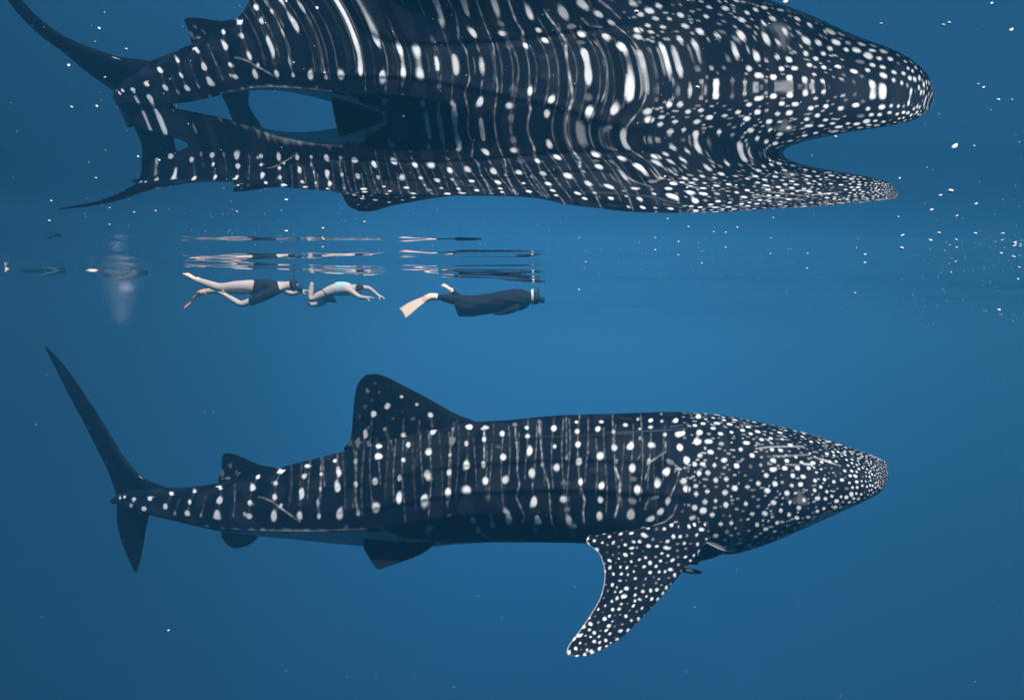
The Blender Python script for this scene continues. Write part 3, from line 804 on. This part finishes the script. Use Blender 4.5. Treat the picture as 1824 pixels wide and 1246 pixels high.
def swim_fin(name, pts, widths, mat, parent, Y, roll=0.6, thick=.02):
    """pts photo px from foot to blade end; widths in metres; a foot pocket running out to a ribbed blade"""
    P = spline([pt(x, y, Y + dY_) - ORG for x, y, dY_ in pts], 22)
    W = np.interp(np.linspace(0, 1, 22), np.linspace(0, 1, len(widths)), widths)
    Th = np.interp(np.linspace(0, 1, 22), [0, .28, .4, 1], [.075, .075, .022, .010])
    tg = np.gradient(P, axis=0); tg /= np.linalg.norm(tg, axis=1, keepdims=True)
    wv = np.cross(tg, np.array([0, 0, 1.0])); wv /= np.linalg.norm(wv, axis=1, keepdims=True)
    up_ = np.cross(wv, tg)
    wv2 = wv * math.cos(roll) + up_ * math.sin(roll); nv2 = np.cross(tg, wv2)
    m = 16; an = np.arange(m) / m * 2 * math.pi
    ca = np.sign(np.cos(an)) * np.abs(np.cos(an)) ** .6; sa = np.sign(np.sin(an)) * np.abs(np.sin(an)) ** .6
    v = P[:, None] + wv2[:, None] * (W[:, None] * .5 * ca)[..., None] + nv2[:, None] * (Th[:, None] * .5 * sa)[..., None]
    f = grid_faces(22, m, True).tolist()
    me = bpy.data.meshes.new(name)
    me.from_pydata([tuple(p) for p in v.reshape(-1, 3)], [], f + [list(range(m))[::-1], list(range(21 * m, 22 * m))])
    for p in me.polygons: p.use_smooth = len(p.vertices) == 4
    o = link(name, me, mat, parent)
    # two stiffening ribs
    for sgn in (-1, 1):
        a = P[8:] + wv2[8:] * (W[8:, None] * .42 * sgn)
        r_ = .012; k = 6; bn = np.arange(k) / k * 6.2832
        vv = a[:, None] + wv2[8:, None] * (r_ * np.cos(bn))[None, :, None] + nv2[8:, None] * (r_ * np.sin(bn))[None, :, None]
        link("rib", mesh_np("rib", vv.reshape(-1, 3), grid_faces(len(a), k, True)), mat, o)
    return o

def person(label, org):
    global ORG
    ORG = pt(*org)
    r_ = bpy.data.objects.new("person", None); r_.location = tuple(ORG); col.objects.link(r_)
    return tag(r_, label, "person", "snorkellers at the surface")

BASE = [("pelvis","waist"),("waist","chest"),("chest","neck"),("neck","skull"),("skull","crown"),
        ("chest","shoulder_r"),("shoulder_r","elbow_r"),("elbow_r","wrist_r"),
        ("chest","shoulder_l"),("shoulder_l","elbow_l"),("elbow_l","wrist_l"),
        ("pelvis","hip_r"),("hip_r","knee_r"),("knee_r","ankle_r"),("ankle_r","toe_r"),
        ("pelvis","hip_l"),("hip_l","knee_l"),("knee_l","ankle_l"),("ankle_l","toe_l")]

def mask_and_snorkel(parent, face_px, top_px, Y, mat):
    x, y = face_px
    c = pt(x, y, Y) - ORG
    bm = bmesh.new(); bmesh.ops.create_cube(bm, size=1)
    bmesh.ops.bevel(bm, geom=bm.edges[:] , offset=.15, segments=2, affect='EDGES')
    bmesh.ops.transform(bm, matrix=Matrix.Translation(Vector(c)) @ Matrix.Diagonal((.07, .16, .08, 1)), verts=bm.verts)
    me = bpy.data.meshes.new("diving_mask"); bm.to_mesh(me); bm.free()
    for p in me.polygons: p.use_smooth = True
    link("diving_mask", me, mat, parent)
    P = spline([c + np.array([0, -.09, -.03]), c + np.array([-.04, -.1, .0]), pt(top_px[0], top_px[1], Y) - ORG], 10)
    k = 8; bn = np.arange(k) / k * 6.2832
    v = P[:, None] + .012 * (np.cos(bn)[None, :, None] * np.array([1, 0, 0]) + np.sin(bn)[None, :, None] * np.array([0, 1, 0]))
    link("snorkel", mesh_np("snorkel", v.reshape(-1, 3), grid_faces(10, k, True)), mat, parent)

# -- right: long dark loose suit, white fins
p = person("snorkeller in long loose dark suit with white fins, nearest to the middle", (860, 560, 9.4))
J = dict(pelvis=(858,538,0,.13), waist=(884,534,0,.125), chest=(918,532,0,.145), neck=(942,530,0,.065), skull=(953,531,0,.095), crown=(963,533,0,.085),
         shoulder_r=(928,540,-.17,.07), elbow_r=(912,552,-.22,.05), wrist_r=(894,557,-.16,.035),
         shoulder_l=(928,530,.17,.07), elbow_l=(912,536,.24,.05), wrist_l=(890,540,.2,.035),
         hip_r=(852,540,-.1,.10), knee_r=(815,536,-.1,.065), ankle_r=(782,529,-.1,.042), toe_r=(771,531,-.1,.035),
         hip_l=(852,536,.1,.10), knee_l=(822,534,.1,.065), ankle_l=(808,522,.1,.042), toe_l=(803,515,.1,.035))
B = list(BASE); hand(J, B, "wrist_r", "hr", -10, 2); hand(J, B, "wrist_l", "hl", -10, 2)
skin_mesh("body", J, B, M_SUIT, p)
# loose robe: lofted ovals from the hem to the neck, with folds
HEM = [(812,531,563,.16),(824,530,564,.20),(845,528,562,.23),(870,524,559,.25),(895,518,555,.27),(915,515,553,.27),(930,515,552,.26),(940,519,547,.2),(946,525,538,.09)]
n, m = 60, 40
hx_ = np.linspace(812, 946, n)
t0 = np.interp(hx_, [h[0] for h in HEM], [h[1] for h in HEM]); b0 = np.interp(hx_, [h[0] for h in HEM], [h[2] for h in HEM]); w0 = np.interp(hx_, [h[0] for h in HEM], [h[3] for h in HEM])
an = np.arange(m) / m * 2 * math.pi
k_ = 9.4 / F
v = np.zeros((n, m, 3))
for i in range(n):
    f_ = 1 + .05 * np.sin(5 * an + i * .22) * (1 - i / n) + .025 * np.sin(9 * an - i * .35)
    slant = (np.sin(an) * -.5) * 10 * (1 - i / n) ** 2
    v[i, :, 0] = (hx_[i] + slant - CX) * k_
    v[i, :, 1] = 9.4 + w0[i] * np.cos(an) * f_
    v[i, :, 2] = (CY - 0.5 * (t0[i] + b0[i])) * k_ + 0.5 * (b0[i] - t0[i]) * k_ * np.sin(an) * f_
link("suit", mesh_np("suit", v.reshape(-1, 3) - ORG, grid_faces(n, m, True)), M_SUIT, p)
for s_, yy in ((-.1, (535, 529)), (.1, (533, 523))):
    skin_mesh("trouser_leg", dict(pelvis=(845,538,s_,.10), k=(816,yy[0],s_,.078), a=(784 if s_ < 0 else 811, yy[1],s_,.055)), [("pelvis","k"),("k","a")], M_SUIT, p)
skin_mesh("hood", dict(pelvis=(943,530,0,.085), a=(953,530,0,.108), b=(962,531,0,.092)), [("pelvis","a"),("a","b")], M_SUIT2, p)
swim_fin("swim_fin", [(780,529,-.1),(770,528,-.1),(757,533,-.1),(742,541,-.1),(728,550,-.1),(717,558,-.1)], [.09,.10,.11,.16,.20,.21], M_FINW, p, 9.4, roll=1.0)
swim_fin("swim_fin", [(806,521,.1),(802,516,.1),(796,511,.1),(788,507,.1)], [.09,.10,.12,.15], M_FINW, p, 9.4, roll=.3)
# pale mask strap round the hood
k = 24; bn = np.arange(k) / k * 6.2832
ring = []
for dx_ in (-.015, .015):
    ring.append(pt(948, 529, 9.4) - ORG + np.stack([np.full(k, dx_), .112 * np.cos(bn), .112 * np.sin(bn)], -1))
ring = np.stack(ring)
link("mask_strap", mesh_np("mask_strap", ring.reshape(-1, 3), grid_faces(2, k, True)), M_FINW, p)
mask_and_snorkel(p, (966, 534), (958, 512), 9.4, M_SUIT2)

# -- left: dark top, bare legs, one orange fin
p = person("snorkeller in dark top with bare pale legs spread and an orange fin", (440, 545, 9.8))
J = dict(pelvis=(446,512,0,.125), waist=(465,511,0,.12), chest=(492,510,0,.14), neck=(512,509,0,.06), skull=(522,509,0,.09), crown=(531,511,0,.08),
         shoulder_r=(490,518,-.17,.06), elbow_r=(432,541,-.2,.046), wrist_r=(402,526,-.2,.036),
         shoulder_l=(500,512,.18,.06), elbow_l=(520,524,.22,.045), wrist_l=(535,518,.2,.034),
         hip_r=(438,508,-.1,.095), knee_r=(392,513,-.1,.07), ankle_r=(354,500,-.1,.05), toe_r=(345,495,-.1,.035),
         hip_l=(438,515,.1,.095), knee_l=(394,516,.12,.065), ankle_l=(366,519,.12,.042), toe_l=(358,522,.12,.035))
J["elbow_r"] = (430,543,-.2,.052)
B = list(BASE); hand(J, B, "wrist_r", "hr", -10, -5); hand(J, B, "wrist_l", "hl", 10, 0)
skin_mesh("body", J, B, M_SKIN, p, Y0=9.8)
skin_mesh("suit", dict(pelvis=(440,512,0,.155), w=(465,512,0,.155), c=(492,512,0,.175), n=(508,510,0,.10),
                       s=(488,519,-.17,.085), e=(440,540,-.19,.066)), [("pelvis","w"),("w","c"),("c","n"),("c","s"),("s","e")], M_SUIT, p, Y0=9.8)
skin_mesh("hair", dict(pelvis=(515,508,0,.075), a=(523,507.5,0,.102), b=(531,508,0,.086)), [("pelvis","a"),("a","b")], M_HAIR, p, Y0=9.8)
swim_fin("swim_fin", [(366,519,.1),(357,522,.1),(348,529,.1),(338,538,.1),(329,546,.1)], [.08,.10,.10,.14,.15], M_FINO, p, 9.8, roll=.6)
swim_fin("swim_fin", [(358,501,-.1),(347,496,-.1),(338,491,-.1),(330,487,-.1)], [.08,.10,.10,.13], M_FINW, p, 9.8, roll=.2)
mask_and_snorkel(p, (533, 514), (524, 488), 9.8, M_SUIT2)

# -- middle: pale vest, knees bent, arms reaching ahead
p = person("small swimmer in pale top with bent legs and arms reaching ahead", (600, 545, 11.0))
J = dict(pelvis=(590,516,0,.12), waist=(603,513,0,.105), chest=(620,514,0,.115), neck=(631,514,0,.05), skull=(639,516,0,.085), crown=(646,520,0,.075),
         shoulder_r=(623,517,-.15,.055), elbow_r=(640,529,-.2,.04), wrist_r=(650,530,-.22,.03),
         shoulder_l=(628,511,.16,.055), elbow_l=(658,513,.22,.04), wrist_l=(672,525,.24,.03),
         hip_r=(586,518,-.09,.085), knee_r=(552,535,-.1,.06), ankle_r=(554,514,-.1,.042), toe_r=(556,502,-.1,.032),
         hip_l=(588,521,.09,.085), knee_l=(572,541,.1,.06), ankle_l=(555,543,.12,.04), toe_l=(548,539,.12,.03))
B = list(BASE); hand(J, B, "wrist_r", "hr", 10, 0); hand(J, B, "wrist_l", "hl", 10, 5)
skin_mesh("body", J, B, M_SKIN, p, Y0=11.0)
skin_mesh("vest", dict(pelvis=(594,515,0,.135), w=(605,514,0,.125), c=(620,515,0,.135), n=(628,514,0,.07)), [("pelvis","w"),("w","c"),("c","n")], M_RASH, p, Y0=11.0)
skin_mesh("shorts", dict(pelvis=(590,517,0,.14), r=(575,525,-.09,.085), l=(578,532,.1,.088)), [("pelvis","r"),("pelvis","l")], M_SUIT2, p, Y0=11.0)
skin_mesh("hair", dict(pelvis=(632,513,0,.065), a=(640,514,0,.096), b=(647,517,0,.082)), [("pelvis","a"),("a","b")], M_HAIR, p, Y0=11.0)

# -- two more, far off to the left
p = person("distant dark snorkeller trailing a pale fin at the far left edge", (100, 490, 12.5))
J = dict(pelvis=(76,477,0,.13), waist=(88,476,0,.13), chest=(106,476,0,.16), neck=(118,475,0,.06), skull=(125,475,0,.09), crown=(131,476,0,.08),
         shoulder_r=(108,479,-.17,.06), elbow_r=(98,486,-.2,.045), wrist_r=(88,488,-.2,.035), shoulder_l=(108,478,.17,.06), elbow_l=(100,482,.2,.045), wrist_l=(90,482,.2,.035),
         hip_r=(74,477,-.1,.09), knee_r=(50,478,-.1,.065), ankle_r=(32,473,-.1,.045), toe_r=(26,473,-.1,.035),
         hip_l=(74,478,.1,.09), knee_l=(52,481,.1,.065), ankle_l=(34,480,.1,.045), toe_l=(28,482,.1,.035))
B = list(BASE); hand(J, B, "wrist_r", "hr", -8, 1); hand(J, B, "wrist_l", "hl", -8, 1)
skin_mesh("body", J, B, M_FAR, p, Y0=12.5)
swim_fin("swim_fin", [(31,473,-.1),(25,472,-.1),(18,475,-.1),(9,481,-.1)], [.08,.1,.13,.15], M_FINW, p, 12.5, roll=.9)
p = person("distant dark snorkeller with white fins beside the bubble cloud", (200, 500, 12.5))
J = dict(pelvis=(208,486,0,.13), waist=(220,485,0,.13), chest=(238,484,0,.15), neck=(250,483,0,.06), skull=(257,483,0,.09), crown=(263,484,0,.08),
         shoulder_r=(240,488,-.17,.06), elbow_r=(230,494,-.2,.045), wrist_r=(220,496,-.2,.035), shoulder_l=(240,486,.17,.06), elbow_l=(232,490,.2,.045), wrist_l=(222,490,.2,.035),
         hip_r=(206,486,-.1,.09), knee_r=(194,488,-.1,.065), ankle_r=(186,481,-.1,.045), toe_r=(180,481,-.1,.035),
         hip_l=(206,487,.1,.09), knee_l=(196,492,.1,.065), ankle_l=(188,487,.1,.045), toe_l=(182,484,.1,.035))
B = list(BASE); hand(J, B, "wrist_r", "hr", -8, 1); hand(J, B, "wrist_l", "hl", -8, 1)
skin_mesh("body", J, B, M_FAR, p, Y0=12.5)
swim_fin("swim_fin", [(187,480,-.1),(180,480,-.1),(170,482,-.1),(157,479,-.1)], [.08,.1,.13,.15], M_FINW, p, 12.5, roll=.5)

# ------------------------------------------------------------------ bubbles
def ico(sub):
    bm = bmesh.new(); bmesh.ops.create_icosphere(bm, subdivisions=sub, radius=1)
    v = np.array([v.co[:] for v in bm.verts]); f = np.array([[x.index for x in q_.verts] for q_ in bm.faces]); bm.free()
    return v, f
IV, IF = ico(2)
wv_ = IV * (1 + .07 * np.sin(3 * IV[:, [0]] + 1) * np.cos(4 * IV[:, [2]])); wv_[:, 2] *= .78; wv_[:, 0] *= 1.12
bub = mesh_np("air_bubble", wv_, IF); bub.materials.append(M_BUB)

def ray_surface(x, y, dmax):
    """depth along the camera ray just before it meets the surface"""
    D = np.linspace(.3, 14, 900)
    hit = (CY - y) / F * D > surf_z((x - CX) / F * D, D) - .006
    d = D[np.argmax(hit)] if hit.any() else 14.0
    return min(d * .93, dmax)
BIG = [(1693,340,9),(1672,415,6),(1657,428,6),(1703,427,5),(1737,416,6),(1606,442,7),(1783,451,5),(1805,458,6),(1702,466,4),(1540,468,5),(1779,552,6),
       (1815,476,4),(1813,497,4),(1694,485,3.5),(1523,522,4),(1405,112,9),(1242,156,8),(1133,22,9),(1488,244,6),(1680,45,6),(1690,41,6),(1778,178,6),(1802,178,4),
       (128,191,5),(225,88,5),(187,138,4),(171,317,4),(422,377,4),(510,412,6),(575,440,4),(576,426,5),(578,130,5),(523,112,4),(277,376,4),(649,395,4),(1189,390,4),
       (1226,404,4),(1313,405,4),(1292,441,4),(1271,413,3.5),(1377,388,3.5),(1167,445,3.5),(1250,469,4),(1208,454,3.5),(1372,452,3.5),(1437,478,4),(1043,467,3.5),(1031,516,4),
       (88,393,4),(195,400,3.5),(239,378,3.5),(300,1122,4),(1735,260,4),(1600,386,3.5),(1742,150,4),(1569,43,5)]
rb = np.random.default_rng(5)
for i, (x, y, r_) in enumerate(BIG):
    D = ray_surface(x, y, 3.4) if y < 560 else 2.6
    D = D * rb.uniform(.9, 1.0)
    o = bpy.data.objects.new("air_bubble", bub); col.objects.link(o)
    o.location = tuple(pt(x, y, D)); s = r_ * .5 / F * D
    o.scale = (s, s, s); o.rotation_euler = tuple(rb.uniform(-.5, .5, 3))
    tag(o, "small white air bubble drifting just under the sea surface", "bubble", "larger air bubbles under the surface")
pos = []
for k in range(330):
    if k < 120:
        x = rb.normal(1250, 300); y = np.interp(x, [800, 1000, 1400, 1824], [440, 475, 505, 560]) + rb.normal(0, 24); r_ = rb.uniform(.6, 1.6)
    elif k < 170: x, y, r_ = rb.normal(1740, 60), rb.normal(500, 60), rb.uniform(.8, 2.0)
    elif k < 240: x, y, r_ = rb.uniform(0, 1824), rb.uniform(0, 420), rb.uniform(.8, 1.8)
    elif k < 280:
        x = rb.uniform(0, 1000); y = np.interp(x, [0, 440, 1000], [345, 412, 462]) + rb.normal(0, 12); r_ = rb.uniform(.6, 1.6)
    else: x, y, r_ = rb.uniform(0, 1824), rb.uniform(560, 1240), rb.uniform(.8, 1.6)
    D = ray_surface(x, y, 4.2) * rb.uniform(.88, 1.0) if y < 560 else rb.uniform(2, 3.6)
    pos.append((pt(x, y, D), r_ * .5 / F * D))
J1, JF = ico(1)
vs = np.concatenate([J1 * s * np.array([1.1, 1, .8]) + c for c, s in pos])
fs = np.concatenate([JF + len(J1) * k for k in range(len(pos))])
tag(link("tiny_bubbles", mesh_np("tiny_bubbles", vs, fs), M_BUB), "scatter of tiny bubbles and drifting specks below the surface", None, None, "stuff")
OV = np.array([(1,0,0),(-1,0,0),(0,1,0),(0,-1,0),(0,0,1),(0,0,-1)], float)
OF = np.array([(0,2,4),(2,1,4),(1,3,4),(3,0,4),(2,0,5),(1,2,5),(3,1,5),(0,3,5)])
pos = []
for k in range(9000):
    f_ = rb.random() ** 1.5
    x = 216 + rb.normal(0, 7 + 12 * (1 - f_)); y = 486 + 85 * f_ + rb.normal(0, 6)
    if rb.random() < .25: x, y = 224 + rb.normal(0, 7), 512 + rb.normal(0, 5)
    pos.append((pt(x, max(y, 482), 11.6 + rb.normal(0, .25)), rb.uniform(.0010, .0021)))
vs = np.concatenate([OV * s + c for c, s in pos])
fs = np.concatenate([OF + len(OV) * k for k in range(len(pos))])
tag(link("bubble_cloud", mesh_np("bubble_cloud", vs, fs), M_BUB), "pale cloud of fine bubbles hanging below a far kicking fin", None, None, "stuff")
